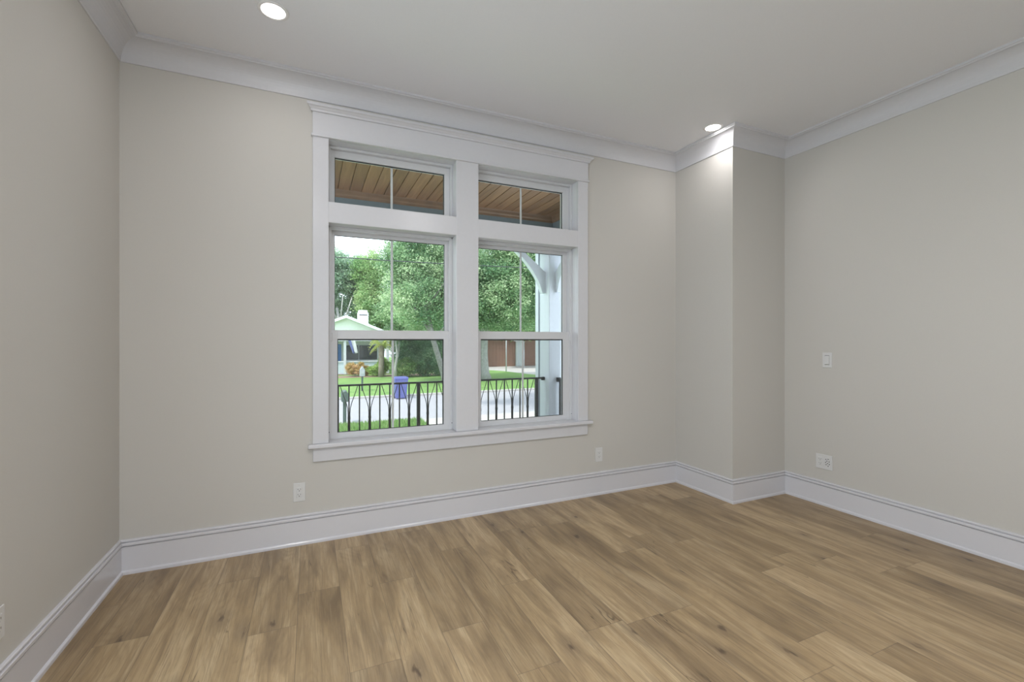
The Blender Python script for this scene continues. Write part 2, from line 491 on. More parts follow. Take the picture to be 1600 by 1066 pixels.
for i, nm in enumerate(names):
    tag(sweep(i, BASE).build('baseboard_' + nm, M['base']), 'tall white moulded baseboard ' + where[i], 'baseboard', kind='structure')
    w2 = 'above the double window' if i == 1 else where[i]
    tag(sweep(i, CROWN).build('trim_%d' % (i + 2), M['trim']), 'white cove crown moulding ' + w2, 'crown moulding', kind='structure')

# ------------------------------------------------------------------ window casing
OPEN = [(1.168, 2.101), (2.288, 3.229)]          # the two bays between casings
ZS, ZB0, ZB1, ZH = 0.688, 2.241, 2.389, 2.830     # stool top, transom bar, head
cs = empty('trim_1', (0, 0, 0)); tag(cs, 'white painted casing around the double window with its transoms', 'window casing', kind='structure')
FY = -0.020
def casing(name, x0, x1, z0, z1, y0=FY, y1=0.0, b=0.0035):
    return box_obj(name, M['trim'], x0, x1, y0, y1, z0, z1, cs, b)
casing('side_casing', 1.064, OPEN[0][0], ZS, 2.838)
casing('side_casing', OPEN[1][1], 3.334, ZS, 2.838)
casing('mullion', OPEN[0][1], OPEN[1][0], ZS, 2.838, FY, T, 0.006)
for a, b in OPEN: casing('transom_bar', a - 0.003, b + 0.003, ZB0, ZB1, FY + 0.0006, T, 0.0045)
casing('jamb_liner', WX0, OPEN[0][0], ZS, ZH, 0.0, T, 0)
casing('jamb_liner', OPEN[1][1], WX1, ZS, ZH, 0.0, T, 0)
casing('head_liner', WX0, WX1, ZH, WZ1, 0.0, T, 0)
casing('head_board', 1.064, 3.334, 2.848, 3.010, -0.024, 0.0)
casing('head_bead', 1.054, 3.344, 2.832, 2.850, -0.034, 0.0, 0.006)
# cap moulding
def cap_mould():
    prof = [(0, 3.002), (0.034, 3.002), (0.036, 3.005), (0.036, 3.018), (0.041, 3.020), (0.046, 3.026), (0.052, 3.032), (0.058, 3.034), (0.060, 3.037), (0.060, 3.050), (0.057, 3.053), (0, 3.053)]
    n = len(prof); vs = []
    for side in (0, 1):
        for d, z in prof:
            vs.append(((1.064 - (d - 0.024)) if side == 0 else (3.334 + (d - 0.024)), -d, z))
    fs = [(k, (k + 1) % n, n + (k + 1) % n, n + k) for k in range(n)] + [tuple(range(n)), tuple(range(2 * n - 1, n - 1, -1))]
    mb = MB().add(vs, fs)
    return mb.build('cap_moulding', M['trim'], cs)
cap_mould()
casing('stool', 1.036, 3.372, 0.660, ZS, -0.052, 0.0, 0.006)
casing('stool_sill', WX0, WX1, 0.600, ZS, 0.0, T, 0)
casing('apron', 1.066, 3.331, 0.562, 0.660, -0.020, 0.0)

# ------------------------------------------------------------------ window units
def ring(mb, x0, x1, z0, z1, gx0, gx1, gz0, gz1, y0, y1, b=0.002):
    mb.box(x0, gx0, y0, y1, z0, z1, b); mb.box(gx1, x1, y0, y1, z0, z1, b)
    mb.box(gx0 - 0.001, gx1 + 0.001, y0, y1, z0, gz0, b); mb.box(gx0 - 0.001, gx1 + 0.001, y0, y1, gz1, z1, b)
    return mb
def pane(parent, x0, x1, z0, z1, y, muntin_x, gk=0.006, gtop=0.006):
    box_obj('glass', M['glass'], x0 - 0.004, x1 + 0.004, y - 0.0015, y + 0.0015, z0 - 0.004, z1 + 0.004, parent)
    g = MB()
    ring(g, x0 - 0.002, x1 + 0.002, z0 - 0.002, z1 + 0.002, x0 + gk * .6, x1 - gk, z0 + gk * .5, z1 - gtop, y - 0.006, y - 0.0016, 0)
    g.build('gasket', M['gasket'], parent)
    box_obj('muntin', M['vinyl'], muntin_x - 0.0085, muntin_x + 0.0085, y + 0.003, y + 0.010, z0, z1, parent, 0.002)

def double_hung(name, ox0, ox1, ug, lg, label):
    r = empty(name); tag(r, label, 'window', kind='structure')
    f = MB(); ring(f, ox0, ox1, ZS, ZB0, ox0 + 0.024, ox1 - 0.024, ZS + 0.012, ZB0 - 0.024, 0.092, 0.19, 0.002)
    # inner stop beads that give the frame its second line
    f.box(ox0, ox0 + 0.012, 0.083, 0.0925, ZS, ZB0, 0.002).box(ox1 - 0.012, ox1, 0.083, 0.0925, ZS, ZB0, 0.002).box(ox0, ox1, 0.083, 0.0925, ZB0 - 0.012, ZB0, 0.002)
    f.build('window_frame', M['vinyl'], r)
    mx = (ug[0] + ug[1]) / 2
    up = ring(MB(), ox0 + 0.022, ox1 - 0.022, 1.425, ZB0 - 0.022, ug[0], ug[1], 1.470, 2.192, 0.140, 0.176).build('upper_sash', M['vinyl'], r)
    pane(up, ug[0], ug[1], 1.470, 2.192, 0.158, mx, 0.004, 0.004)
    lo = ring(MB(), ox0 + 0.022, ox1 - 0.022, 0.698, 1.486, lg[0], lg[1], 0.732, 1.420, 0.097, 0.135).build('lower_sash', M['vinyl'], r)
    pane(lo, lg[0], lg[1], 0.732, 1.420, 0.114, mx, 0.008, 0.010)
    for xa in (ox0 + 0.006, ox1 - 0.028):
        box_obj('tilt_latch', M['vinyl'], xa, xa + 0.022, 0.088, 0.100, 1.405, 1.466, r, 0.003)
    scn = box_obj('insect_screen', M['screen'], lg[0] - 0.02, lg[1] + 0.02, 0.1845, 0.1850, 0.712, 1.44, r)
    # small screw covers low on the jambs
    for xa in (ox0 + 0.006, ox1 - 0.006):
        MB().tube([(xa, 0.0825, 0.742), (xa, 0.0835, 0.742)], 0.0035, 10).build('screw_cover', M['slot'], r)
    return r
def transom(name, ox0, ox1, g, label):
    r = empty(name); tag(r, label, 'window', kind='structure')
    f = MB(); ring(f, ox0, ox1, ZB1, ZH, ox0 + 0.016, ox1 - 0.016, ZB1 + 0.014, ZH - 0.020, 0.083, 0.19, 0.002)
    f.build('window_frame', M['vinyl'], r)
    s = ring(MB(), ox0 + 0.014, ox1 - 0.014, ZB1 + 0.012, ZH - 0.018, g[0], g[1], 2.424, 2.760, 0.120, 0.170).build('sash', M['vinyl'], r)
    pane(s, g[0], g[1], 2.424, 2.760, 0.142, (g[0] + g[1]) / 2, 0.007, 0.007)
    return r
double_hung('window_1', *OPEN[0], (1.213, 2.052), (1.231, 2.032), 'left single hung window below its transom, showing the mint house')
double_hung('window_2', *OPEN[1], (2.331, 3.165), (2.350, 3.143), 'right single hung window below its transom, showing the porch column')
transom('window_3', *OPEN[0], (1.213, 2.044), 'left transom window showing wooden porch ceiling')
transom('window_4', *OPEN[1], (2.331, 3.153), 'right transom window showing the corner of the porch ceiling')
# plain windows added beside the viewpoint to bring in fill light
for i, (a, b) in enumerate(LO):
    r = empty('window_%d' % (i + 5)); tag(r, 'unseen added white window in the left wall beside the viewpoint, %s of two' % ('farther back' if i == 0 else 'nearer the corner'), 'window', kind='structure')
    f = MB()
    for (y0, y1, z0, z1) in ((a, a + 0.05, LZ0, LZ1), (b - 0.05, b, LZ0, LZ1), (a, b, LZ0, LZ0 + 0.05), (a, b, LZ1 - 0.05, LZ1), (a, b, 1.45, 1.50)):
        f.box(-0.13, -0.06, y0, y1, z0, z1, 0.003)
    f.build('window_frame', M['vinyl'], r)
    box_obj('glass', M['glass'], -0.097, -0.093, a + 0.045, b - 0.045, LZ0 + 0.045, LZ1 - 0.045, r)
    ld = bpy.data.lights.new('fill_light', 'AREA'); ld.shape = 'RECTANGLE'; ld.size = LZ1 - LZ0; ld.size_y = b - a  # area lamp outside the pane, added to brighten the room
    ld.energy = WINDOW_FILL; ld.color = (0.97, 0.98, 1.0)
    lo = bpy.data.objects.new('fill_light', ld); C.objects.link(lo); lo.parent = r
    lo.location = (-0.28, (a + b) / 2, (LZ0 + LZ1) / 2); lo.rotation_euler = (0, R(-90), 0)

r = empty('fill_door_1'); tag(r, 'unseen white glass door added behind the viewpoint for light', 'glass door', kind='structure')
f = MB().box(RX0, RX1, YB - 0.14, YB - 0.06, RZ1 - 0.06, RZ1).box(RX0, RX1, YB - 0.14, YB - 0.06, 0.0, 0.05)
for k in range(2):
    xk = RX0 + (RX1 - RX0 - 0.07) * k
    f.box(xk, xk + 0.07, YB - 0.139, YB - 0.061, 0.0, RZ1, 0.003)
f.build('door_frame', M['vinyl'], r)
box_obj('glass', M['glass'], RX0, RX1, YB - 0.102, YB - 0.098, 0.04, RZ1 - 0.05, r)
ld = bpy.data.lights.new('fill_light', 'AREA'); ld.shape = 'RECTANGLE'; ld.size = RX1 - RX0; ld.size_y = RZ1  # added area lamp behind the door glass, extra room fill
ld.energy = DOOR_FILL; ld.color = (0.98, 0.985, 1.0)
lo = bpy.data.objects.new('fill_light', ld); C.objects.link(lo); lo.parent = r
lo.location = ((RX0 + RX1) / 2, YB - 0.30, RZ1 / 2); lo.rotation_euler = (R(90), 0, 0)

# ------------------------------------------------------------------ lamps, switch, outlets
def downlight(x, y, label, power):
    r = empty('recessed_light', (x, y, H))
    tag(r, label, 'ceiling light', 'recessed ceiling lights')
    MB().lathe([(0.060, -0.0035), (0.063, -0.006), (0.072, -0.006), (0.078, -0.003), (0.079, 0.0), (0.060, 0.0)], n=40, close=True).build('trim_ring', M['canring'], r)
    MB().lathe([(0.0, -0.0045), (0.058, -0.0045), (0.060, -0.0030), (0.060, 0.0), (0.0, 0.0)], n=40).build('lens', M['lens'], r)
    ld = bpy.data.lights.new('lamp', 'AREA'); ld.shape = 'DISK'; ld.size = 0.11; ld.energy = power; ld.color = (1.0, 0.965, 0.965)
    lo = bpy.data.objects.new('lamp', ld); C.objects.link(lo); lo.parent = r; lo.location = (0, 0, -0.008)
    return r
downlight(0.863, -0.638, 'lit round recessed ceiling light above the left side, nearest the left wall', CAN_POWER)
downlight(4.184, -0.638, 'lit round recessed ceiling light close to the boxed out corner', CAN_POWER)
downlight(0.863, -3.30, 'unseen recessed ceiling light added overhead behind the viewpoint, near the left wall', REAR_FILL)  # this lamp and the next are added, out of view, to light the room
downlight(2.520, -3.30, 'unseen recessed ceiling light added overhead behind the viewpoint, mid ceiling', REAR_FILL)

def wall_frame(name, loc, facing):
    """empty on a wall; local x along the wall, -y out into the room"""
    rz = {'back': 0.0, 'right': R(-90), 'left': R(90)}[facing]
    return empty(name, loc, rz)
def socket_face(r, cx, tex='plate'):
    rc = box_obj('receptacle', M['plate'], cx - 0.0185, cx + 0.0185, -0.0085, -0.004, -0.036, 0.036, r, 0.002)
    s = MB()
    for zc in (0.020, -0.016):
        s.box(cx - 0.009, cx - 0.0065, -0.0089, -0.0080, zc - 0.002, zc + 0.006)
        s.box(cx + 0.0065, cx + 0.009, -0.0089, -0.0080, zc - 0.002, zc + 0.006)
        s.tube([(cx, -0.0089, zc - 0.009), (cx, -0.0080, zc - 0.009)], 0.003, 10)
    s.build('socket_slots', M['slot'], rc)
def outlet(loc, facing, label, w=0.076, h=0.128):
    r = wall_frame('electrical_outlet', loc, facing)
    tag(r, label, 'outlet', 'wall outlets')
    box_obj('cover_plate', M['plate'], -w / 2, w / 2, -0.006, 0.0, -h / 2, h / 2, r, 0.0025)
    socket_face(r, 0.0)
    for z in (0.052, -0.052): MB().tube([(0, -0.0068, z), (0, -0.0055, z)], 0.0028, 10).build('screw', M['plate'], r)
    return r
outlet((0.980, 0, 0.361), 'back', 'white duplex outlet low on the back wall, left below the window')
outlet((3.462, 0, 0.363), 'back', 'white duplex outlet low on the back wall, right of the window')
outlet((0, -1.164, 0.365), 'left', 'white outlet on the left wall, cut off by the photo edge', 0.076, 0.120)
# two gang outlet with data jacks on the right wall
r = wall_frame('data_outlet', (W, -1.020, 0.371), 'right')
tag(r, 'white two gang outlet with black jack holes low on the right wall', 'outlet', 'wall outlets')
box_obj('cover_plate', M['plate'], -0.067, 0.067, -0.006, 0.0, -0.062, 0.062, r, 0.0025)
socket_face(r, -0.030)
jp = box_obj('jack_panel', M['plate'], 0.012, 0.050, -0.0085, -0.004, -0.038, 0.038, r, 0.002)
s = MB()
for x, z in ((0.018, 0.026), (0.036, 0.030), (0.026, 0.012), (0.044, 0.010), (0.016, 0.000), (0.032, -0.006), (0.046, -0.012), (0.020, -0.018), (0.036, -0.028)):
    s.tube([(x, -0.0092, z), (x, -0.0080, z)], 0.0042, 10)
s.build('jack_holes', M['slot'], jp)
# light switch
r = wall_frame('light_switch', (W, -1.046, 1.242), 'right')
tag(r, 'white rocker light switch on the right wall', 'light switch')
box_obj('cover_plate', M['plate'], -0.038, 0.038, -0.006, 0.0, -0.064, 0.064, r, 0.0025)
rk = MB().prism([(-0.0062, -0.038), (-0.013, -0.034), (-0.0065, 0.036), (-0.0062, 0.038), (-0.003, 0.038), (-0.003, -0.038)], 'x', -0.0175, 0.0175).build('rocker', M['plate'], r)
box_obj('rocker_gap', M['slot'], -0.0185, 0.0185, -0.0063, -0.004, -0.0405, 0.0405, r)

# ------------------------------------------------------------------ porch
PY0, PY1, PC = T, 2.58, 3.20
tag(box_obj('porch_floor', M['porchfloor'], -3.0, 4.60, T, 2.70, -0.25, -0.05), 'grey concrete porch floor outside the window', 'porch floor', kind='structure')
mb = MB()
x = 1.345 - 0.132 * 34
while x < 4.27:
    x1 = min(x + 0.132, 4.27)
    mb.prism([(x + 0.006, PC), (x1 - 0.006, PC), (x1 - 0.004, PC + 0.012), (x1, PC + 0.012), (x1, PC + 0.02), (x, PC + 0.02), (x, PC + 0.012), (x + 0.004, PC + 0.012)], 'y', T, 2.30)
    x += 0.132
tag(mb.build('porch_ceiling', M['pine']), 'stained brown board ceiling of the porch', 'porch ceiling', kind='structure')
tag(box_obj('porch_roof', M['roof'], -3.4, 5.2, -5.4, 3.1, H + 0.16, H + 0.36), 'flat roof over room and porch', 'roof', kind='structure')
tag(box_obj('porch_attic', M['beam'], -3.2, 4.55, T + 0.001, 2.58, PC + 0.021, H + 0.159), 'boxed space above the porch boards', 'roof', kind='structure')
pb = empty('porch_beam'); tag(pb, 'blue grey porch beam below the wooden porch ceiling', 'beam', kind='structure')
box_obj('front_beam', M['beam'], -3.0, 4.55, 2.30, 2.58, 2.74, PC + 0.02, pb, 0.004)
box_obj('side_beam', M['beam'], 4.27, 4.55, T, 2.30, 2.74, PC + 0.02, pb, 0.004)
MB().prism([(2.30, PC), (2.30, PC - 0.085), (2.285, PC - 0.085), (2.283, PC - 0.06), (2.27, PC - 0.045), (2.265, PC - 0.01), (2.255, PC)], 'x', -3.0, 4.27).build('cove_strip', M['pinetrim'], pb)
MB().prism([(4.27, PC), (4.27, PC - 0.085), (4.255, PC - 0.085), (4.253, PC - 0.06), (4.24, PC - 0.045), (4.235, PC - 0.01), (4.225, PC)], 'y', T, 2.28).build('cove_strip', M['pinetrim'], pb)

CX0, CX1, CY0, CY1 = 4.18, 4.47, 2.24, 2.53
pc = empty('porch_column', ((CX0 + CX1) / 2, (CY0 + CY1) / 2, -0.05)); 
tag(pc, 'square white porch column with two curved brackets outside the right window', 'column')
def cobj(mb, name, mat, root):
    o = mb.build(name, mat, root); o.location = tuple(-c for c in root.location); return o
cobj(MB().box(CX0, CX1, CY0, CY1, -0.05, 2.74, 0.008), 'shaft', M['white'], pc)
cobj(MB().box(CX0 + 0.03, CX1 - 0.03, CY1, 2.585, -0.05, 2.74), 'recess', M['beam'], pc)  # dark colour puts the gap's shade into this fill
cobj(MB().box(CX0, CX1, 2.578, 2.675, -0.05, 2.74, 0.004), 'back_board', M['white'], pc)
lo = [(0.0, 2.10), (0.052, 2.10), (0.070, 2.15), (0.088, 2.20), (0.118, 2.265), (0.155, 2.330), (0.198, 2.393), (0.245, 2.453), (0.298, 2.514), (0.355, 2.575), (0.420, 2.634), (0.490, 2.690), (0.56, 2.75)]
up = [(0.42, 2.75), (0.30, 2.635), (0.17, 2.535), (0.0, 2.395)]
brace = lo + up
yc = (CY0 + CY1) / 2; xc = (CX0 + CX1) / 2
cobj(MB().prism([(CX0 - d, z) for d, z in brace], 'y', yc - 0.042, yc + 0.042), 'bracket', M['white'], pc)
cobj(MB().prism([(CY0 - d, z) for d, z in brace], 'x', xc - 0.042, xc + 0.042), 'bracket', M['white'], pc)

# railing: repeated iron balusters, every second one opening into a V
RY, RZ = 2.395, 0.872
def railing(name, loc, rz, xs, posts, xa, xb, label, phase):
    r = empty(name, loc, rz); tag(r, label, 'railing', 'porch railings')
    MB().box(xa, xb, -0.022, 0.022, -0.022, 0.0, 0.004).build('top_rail', M['iron'], r)
    MB().box(xa, xb, -0.016, 0.016, -0.86, -0.835, 0.003).build('bottom_rail', M['iron'], r)
    for px in posts:
        MB().box(px - 0.021, px + 0.021, -0.021, 0.021, -0.92, -0.022, 0.003).build('post', M['iron'], r)
    for k, px in xs:
        o = MB().box(px - 0.0075, px + 0.0075, -0.0075, 0.0075, -0.836, -0.022).build('baluster', M['iron'], r)
        if k % 2 == phase:
            v = MB()
            for s_ in (-1, 1):
                pts = [(px + s_ * 0.011, 0, -0.834), (px + s_ * 0.011, 0, -0.36), (px + s_ * 0.016, 0, -0.29), (px + s_ * 0.034, 0, -0.22), (px + s_ * 0.072, 0, -0.11), (px + s_ * 0.100, 0, -0.022)]
                v.tube(pts, 0.0048, 6)
            v.box(px - 0.017, px + 0.017, -0.011, 0.011, -0.43, -0.40, 0.002)
            v.build('forked_rods', M['iron'], o)
    return r
xs = [(k, 1.36 + 0.1215 * k - 1.36) for k in range(-14, 22) if k not in (8, -6)]
railing('porch_railing', (1.36, RY, RZ), 0.0, xs, [0.972, -0.729, 2.695], -1.75, 2.815, 'black iron porch railing with forked balusters across both windows', 1)
MBc = MB().box(2.775, 2.822, -0.026, 0.026, -0.045, 0.004, 0.004)
MBc.build('wall_bracket', M['iron'], bpy.data.objects['porch_railing'])
xs = [(k, 0.20 + 0.1215 * k) for k in range(14)]
sr = railing('porch_railing', (4.325, CY0, RZ - 0.005), R(-90), xs, [0.085], 0.0, 1.95, 'black iron side railing starting right of the porch column', 1)
MB().box(0.0, 0.045, -0.028, 0.028, -0.055, 0.006, 0.004).build('wall_bracket', M['iron'], sr)

# ------------------------------------------------------------------ street and gardens
G = -0.90
SY0, SY1 = 9.70, 15.45
tag(box_obj('street', M['road'], -25, 45, SY0, SY1, G - 0.25, G - 0.03), 'pale asphalt street beyond the porch railing', 'street', kind='structure')
tag(box_obj('curb', M['curb'], -25, 45, SY1, SY1 + 0.16, G - 0.25, G + 0.06, b=0.02), 'concrete curb along the far side of the street', 'curb', kind='structure')
tag(box_obj('lawn', M['grass'], -25, 4.0, 2.70, SY0, G - 0.25, G), 'strip of front lawn between porch and street', 'lawn', kind='structure')
tag(box_obj('driveway', M['concrete'], 4.0, 12.0, 2.70, SY0, G - 0.25, G), 'pale concrete driveway on the near side of the street', 'driveway', kind='structure')
tag(box_obj('lawn', M['grass'], 12.0, 45, 2.70, SY0, G - 0.25, G), 'front lawn right of the near driveway', 'lawn', kind='structure')
mb = MB().prism([(-25, SY1 + 0.16), (16.2, SY1 + 0.16), (14.6, 24.0), (14.2, 27.6), (13.2, 30.0), (13.0, 60), (-25, 60)], 'z', G - 0.25, G + 0.02)
tag(mb.build('lawn', M['grass']), 'bright green lawn on the far side of the street', 'lawn', kind='structure')
mb = MB().prism([(16.2, SY1 + 0.16), (45, SY1 + 0.16), (45, 60), (13.0, 60), (13.2, 30.0), (14.2, 27.6), (14.6, 24.0)], 'z', G - 0.25, G + 0.01)
tag(mb.build('driveway', M['concrete']), 'pale driveway in front of the brown garage', 'driveway', kind='structure')

def blades(name, n, box, hmin, hmax, label):
    x0, x1, y0, y1 = box
    p = np.stack([rng.uniform(x0, x1, n), rng.uniform(y0, y1, n), np.full(n, G)], 1)
    a = rng.uniform(0, np.pi, n); h = rng.uniform(hmin, hmax, n); w = 0.012
    dx = np.stack([np.cos(a) * w, np.sin(a) * w, np.zeros(n)], 1)
    tip = p + np.stack([rng.normal(0, 0.03, n), rng.normal(0, 0.03, n), h], 1)
    v = np.stack([p - dx, p + dx, tip], 1).reshape(-1, 3)
    me = bpy.data.meshes.new(name)
    me.vertices.add(3 * n); me.vertices.foreach_set('co', v.ravel())
    me.loops.add(3 * n); me.loops.foreach_set('vertex_index', np.arange(3 * n))
    me.polygons.add(n); me.polygons.foreach_set('loop_start', np.arange(0, 3 * n, 3)); me.polygons.foreach_set('loop_total', np.full(n, 3))
    at = me.attributes.new('rand', 'FLOAT', 'FACE'); at.data.foreach_set('value', rng.random(n))
    me.update(); me.validate()
    me.materials.append(M['blade'])
    o = bpy.data.objects.new(name, me); C.objects.link(o)
    tag(o, label, 'grass', kind='stuff')
blades('grass', 16000, (0.6, 4.0, 6.0, 9.72), 0.04, 0.11, 'short grass blades on the near lawn behind the railing')

# ------------------------------------------------------------------ foliage
def leaf_mesh(name, centers, sizes, mat, parent=None, flat=0.0, aspect=2.2, rand=None):
    """one leaf = one rhombus standing at its own place and angle"""
    n = len(centers)
    d = rng.normal(size=(n, 3)); d[:, 2] *= (1 - flat); d /= np.linalg.norm(d, axis=1)[:, None]
    e = rng.normal(size=(n, 3)); e -= (e * d).sum(1)[:, None] * d; e /= np.linalg.norm(e, axis=1)[:, None]
    s = sizes[:, None]
    v = np.stack([centers - d * s * aspect / 2, centers + e * s / 2, centers + d * s * aspect / 2, centers - e * s / 2], 1).reshape(-1, 3)
    me = bpy.data.meshes.new(name)
    me.vertices.add(4 * n); me.vertices.foreach_set('co', v.ravel())
    me.loops.add(4 * n); me.loops.foreach_set('vertex_index', np.arange(4 * n))
    me.polygons.add(n); me.polygons.foreach_set('loop_start', np.arange(0, 4 * n, 4)); me.polygons.foreach_set('loop_total', np.full(n, 4))
    at = me.attributes.new('rand', 'FLOAT', 'FACE'); at.data.foreach_set('value', rand if rand is not None else rng.random(n))
    me.update(); me.validate()
    me.materials.append(mat)
    o = bpy.data.objects.new(name, me); C.objects.link(o)
    if parent: o.parent = parent
    return o
def crown(name, mat, root, blobs, clumps, per, spread, leaf):
    """leaves gathered in clumps over a set of ellipsoids (cx,cy,cz,rx,ry,rz) around the root"""
    clumps = int(clumps * 1.8); per = int(per * 2.3); leaf = leaf * 0.47; spread = spread * 0.80
    cs_ = []; rs = []
    vol = np.array([b[3] * b[4] * b[5] for b in blobs]); vol = vol ** 0.8 / (vol ** 0.8).sum()
    for b, f in zip(blobs, vol):
        m = max(4, int(clumps * f))
        u = rng.normal(size=(m, 3)); u /= np.linalg.norm(u, axis=1)[:, None]
        rad = rng.random(m) ** 0.4
        c = np.array(b[:3]) + u * rad[:, None] * np.array(b[3:6])
        ph = rng.uniform(0, 6.28, 3)
        wave = np.sin(c[:, 0] * 1.9 + ph[0]) + np.sin(c[:, 1] * 2.1 + c[:, 2] * 1.3 + ph[1]) + np.sin(c[:, 2] * 2.4 - c[:, 0] * 0.8 + ph[2])
        base = np.clip(0.45 + 0.13 * wave + rng.normal(0, 0.2, m), 0, 1)
        cc = np.repeat(c, per, 0) + rng.normal(0, 1, (m * per, 3)) * np.array([spread, spread, spread * 0.7])
        cs_.append(cc); rs.append(np.clip(np.repeat(base, per) + rng.normal(0, 0.2, m * per), 0, 1))
    cc = np.concatenate(cs_); rr = np.concatenate(rs)
    keep = cc[:, 2] > 0.03
    cc = cc[keep]; rr = rr[keep]
    return leaf_mesh(name, cc, rng.uniform(0.6, 1.3, len(cc)) * leaf, mat, root, 0.3, rand=rr)
def trunk(root, pts, rad, mat, n=10, name='trunk'):
    return MB().tube(pts, rad, n).build(name, mat, root)
def branches(root, mat, segs):
    mb = MB()
    for pts, ra, rb in segs:
        mb.tube(pts, list(np.linspace(ra, rb, len(pts))), 6)
    return mb.build('branches', mat, root)
TG = 'trees across the street'
def tree(loc, label, mat, bark, tpts, trad, blobs, clumps, per, spread, leaf, segs=None):
    r = empty('tree', loc); tag(r, label, 'tree', TG)
    trunk(r, tpts, trad, bark)
    if segs: branches(r, bark, segs)
    crown('foliage', mat, r, blobs, clumps, per, spread, leaf)
    return r

# leaning oak in the left window
tree((7.55, 19.8, G), 'leafy oak on a grey trunk leaning left, in the left window', M['oak'], M['bark'],
     [(0.05, 0, -0.1), (-0.05, 0, 0.5), (-0.30, 0, 1.3), (-0.60, 0, 2.3), (-0.9, 0, 3.6), (-1.2, 0.1, 5.2)], [0.19, 0.155, 0.145, 0.14, 0.12, 0.07],
     [(-0.6, 0.5, 6.4, 2.6, 2.2, 2.6), (-1.6, 0.0, 4.5, 1.5, 1.6, 1.5), (0.7, 0.6, 4.6, 1.7, 1.7, 1.6), (-0.4, 1.6, 3.2, 1.7, 0.8, 0.8), (-2.0, 0.6, 6.9, 1.0, 1.3, 1.8), (0.8, 0.2, 7.0, 1.6, 1.6, 1.6), (-0.75, -0.7, 3.55, 1.3, 0.6, 0.55)],
     330, 62, 0.30, 0.115,
     [([(-0.7, 0, 2.6), (-1.3, 0.2, 3.6), (-2.0, 0.3, 4.8), (-2.5, 0.3, 6.0)], 0.08, 0.02), ([(-0.6, 0, 2.3), (0.1, -0.6, 3.4), (0.6, -1.0, 4.4), (0.95, -1.2, 6.4)], 0.06, 0.02), ([(-0.95, 0, 4.0), (-0.3, -0.9, 5.2), (0.1, -1.5, 6.4)], 0.05, 0.015)])
# wide oak in the right window
tree((10.5, 21.9, G), 'wide oak on a thick pale trunk, in the right window', M['oak'], M['palebark'],
     [(0.1, 0, -0.1), (0, 0, 0.4), (-0.05, 0, 1.4), (0.0, 0, 2.6), (0.2, -0.4, 4.2), (0.3, -0.8, 5.8)], [0.46, 0.37, 0.33, 0.30, 0.24, 0.14],
     [(0.6, -0.6, 5.6, 2.8, 2.6, 2.5), (-1.2, -0.4, 4.2, 1.5, 1.8, 1.4), (2.3, 0.2, 4.4, 2.0, 2.0, 1.6), (0.7, 0.8, 3.3, 2.0, 1.2, 0.9), (2.8, -1.2, 7.6, 3.0, 2.0, 1.6), (4.4, -0.8, 6.0, 2.0, 1.8, 1.8), (0.3, -1.1, 3.6, 1.9, 0.6, 0.6)],
     560, 62, 0.33, 0.13,
     [([(0.05, 0, 2.6), (1.2, -0.8, 4.0), (2.2, -1.2, 6.0), (2.6, -1.4, 7.4)], 0.14, 0.04), ([(0, 0, 2.4), (-0.9, -0.6, 3.6), (-1.5, -1.0, 5.0)], 0.10, 0.03), ([(0.2, -0.3, 4.2), (0.2, -1.0, 6.0), (0.3, -1.4, 7.2)], 0.11, 0.03)])
# trees behind the mint house
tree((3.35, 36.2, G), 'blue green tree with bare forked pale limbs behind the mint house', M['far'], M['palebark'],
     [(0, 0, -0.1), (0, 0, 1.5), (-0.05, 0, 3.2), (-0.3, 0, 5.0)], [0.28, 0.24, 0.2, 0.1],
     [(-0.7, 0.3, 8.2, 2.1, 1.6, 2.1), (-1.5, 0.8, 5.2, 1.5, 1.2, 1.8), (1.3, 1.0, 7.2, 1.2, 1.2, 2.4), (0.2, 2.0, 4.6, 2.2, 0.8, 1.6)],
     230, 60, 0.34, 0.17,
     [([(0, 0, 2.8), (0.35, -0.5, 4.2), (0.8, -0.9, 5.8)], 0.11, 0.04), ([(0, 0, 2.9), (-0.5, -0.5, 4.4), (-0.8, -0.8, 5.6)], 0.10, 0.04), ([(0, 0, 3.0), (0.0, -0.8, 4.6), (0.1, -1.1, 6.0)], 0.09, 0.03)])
tree((6.35, 34.9, G), 'yellow green tree rising right behind the white chimney', M['fresh'], M['brownbark'],
     [(0, 0, -0.1), (0, 0, 2.5), (0.1, 0, 5.0)], [0.22, 0.18, 0.08],
     [(0.1, -0.3, 5.4, 2.1, 1.6, 2.4), (-0.8, 0.4, 7.9, 1.4, 1.4, 1.9), (0.9, 0, 3.0, 1.8, 1.2, 1.4)],
     230, 60, 0.32, 0.16)
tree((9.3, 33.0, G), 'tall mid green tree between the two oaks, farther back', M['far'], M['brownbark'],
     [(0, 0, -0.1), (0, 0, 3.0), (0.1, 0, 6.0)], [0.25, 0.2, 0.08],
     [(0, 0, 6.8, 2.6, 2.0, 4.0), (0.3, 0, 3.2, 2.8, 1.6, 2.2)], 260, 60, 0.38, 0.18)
tree((12.6, 33.0, G), 'dark green tree left of the brown garage, partly behind the wide oak', M['oak'], M['brownbark'],
     [(0, 0, -0.1), (0, 0, 3.0), (0.1, 0, 6.0)], [0.25, 0.2, 0.08],
     [(-0.3, 0, 7.0, 2.2, 1.8, 4.2), (-0.6, 0, 3.0, 1.7, 1.4, 2.4)], 260, 60, 0.38, 0.18)
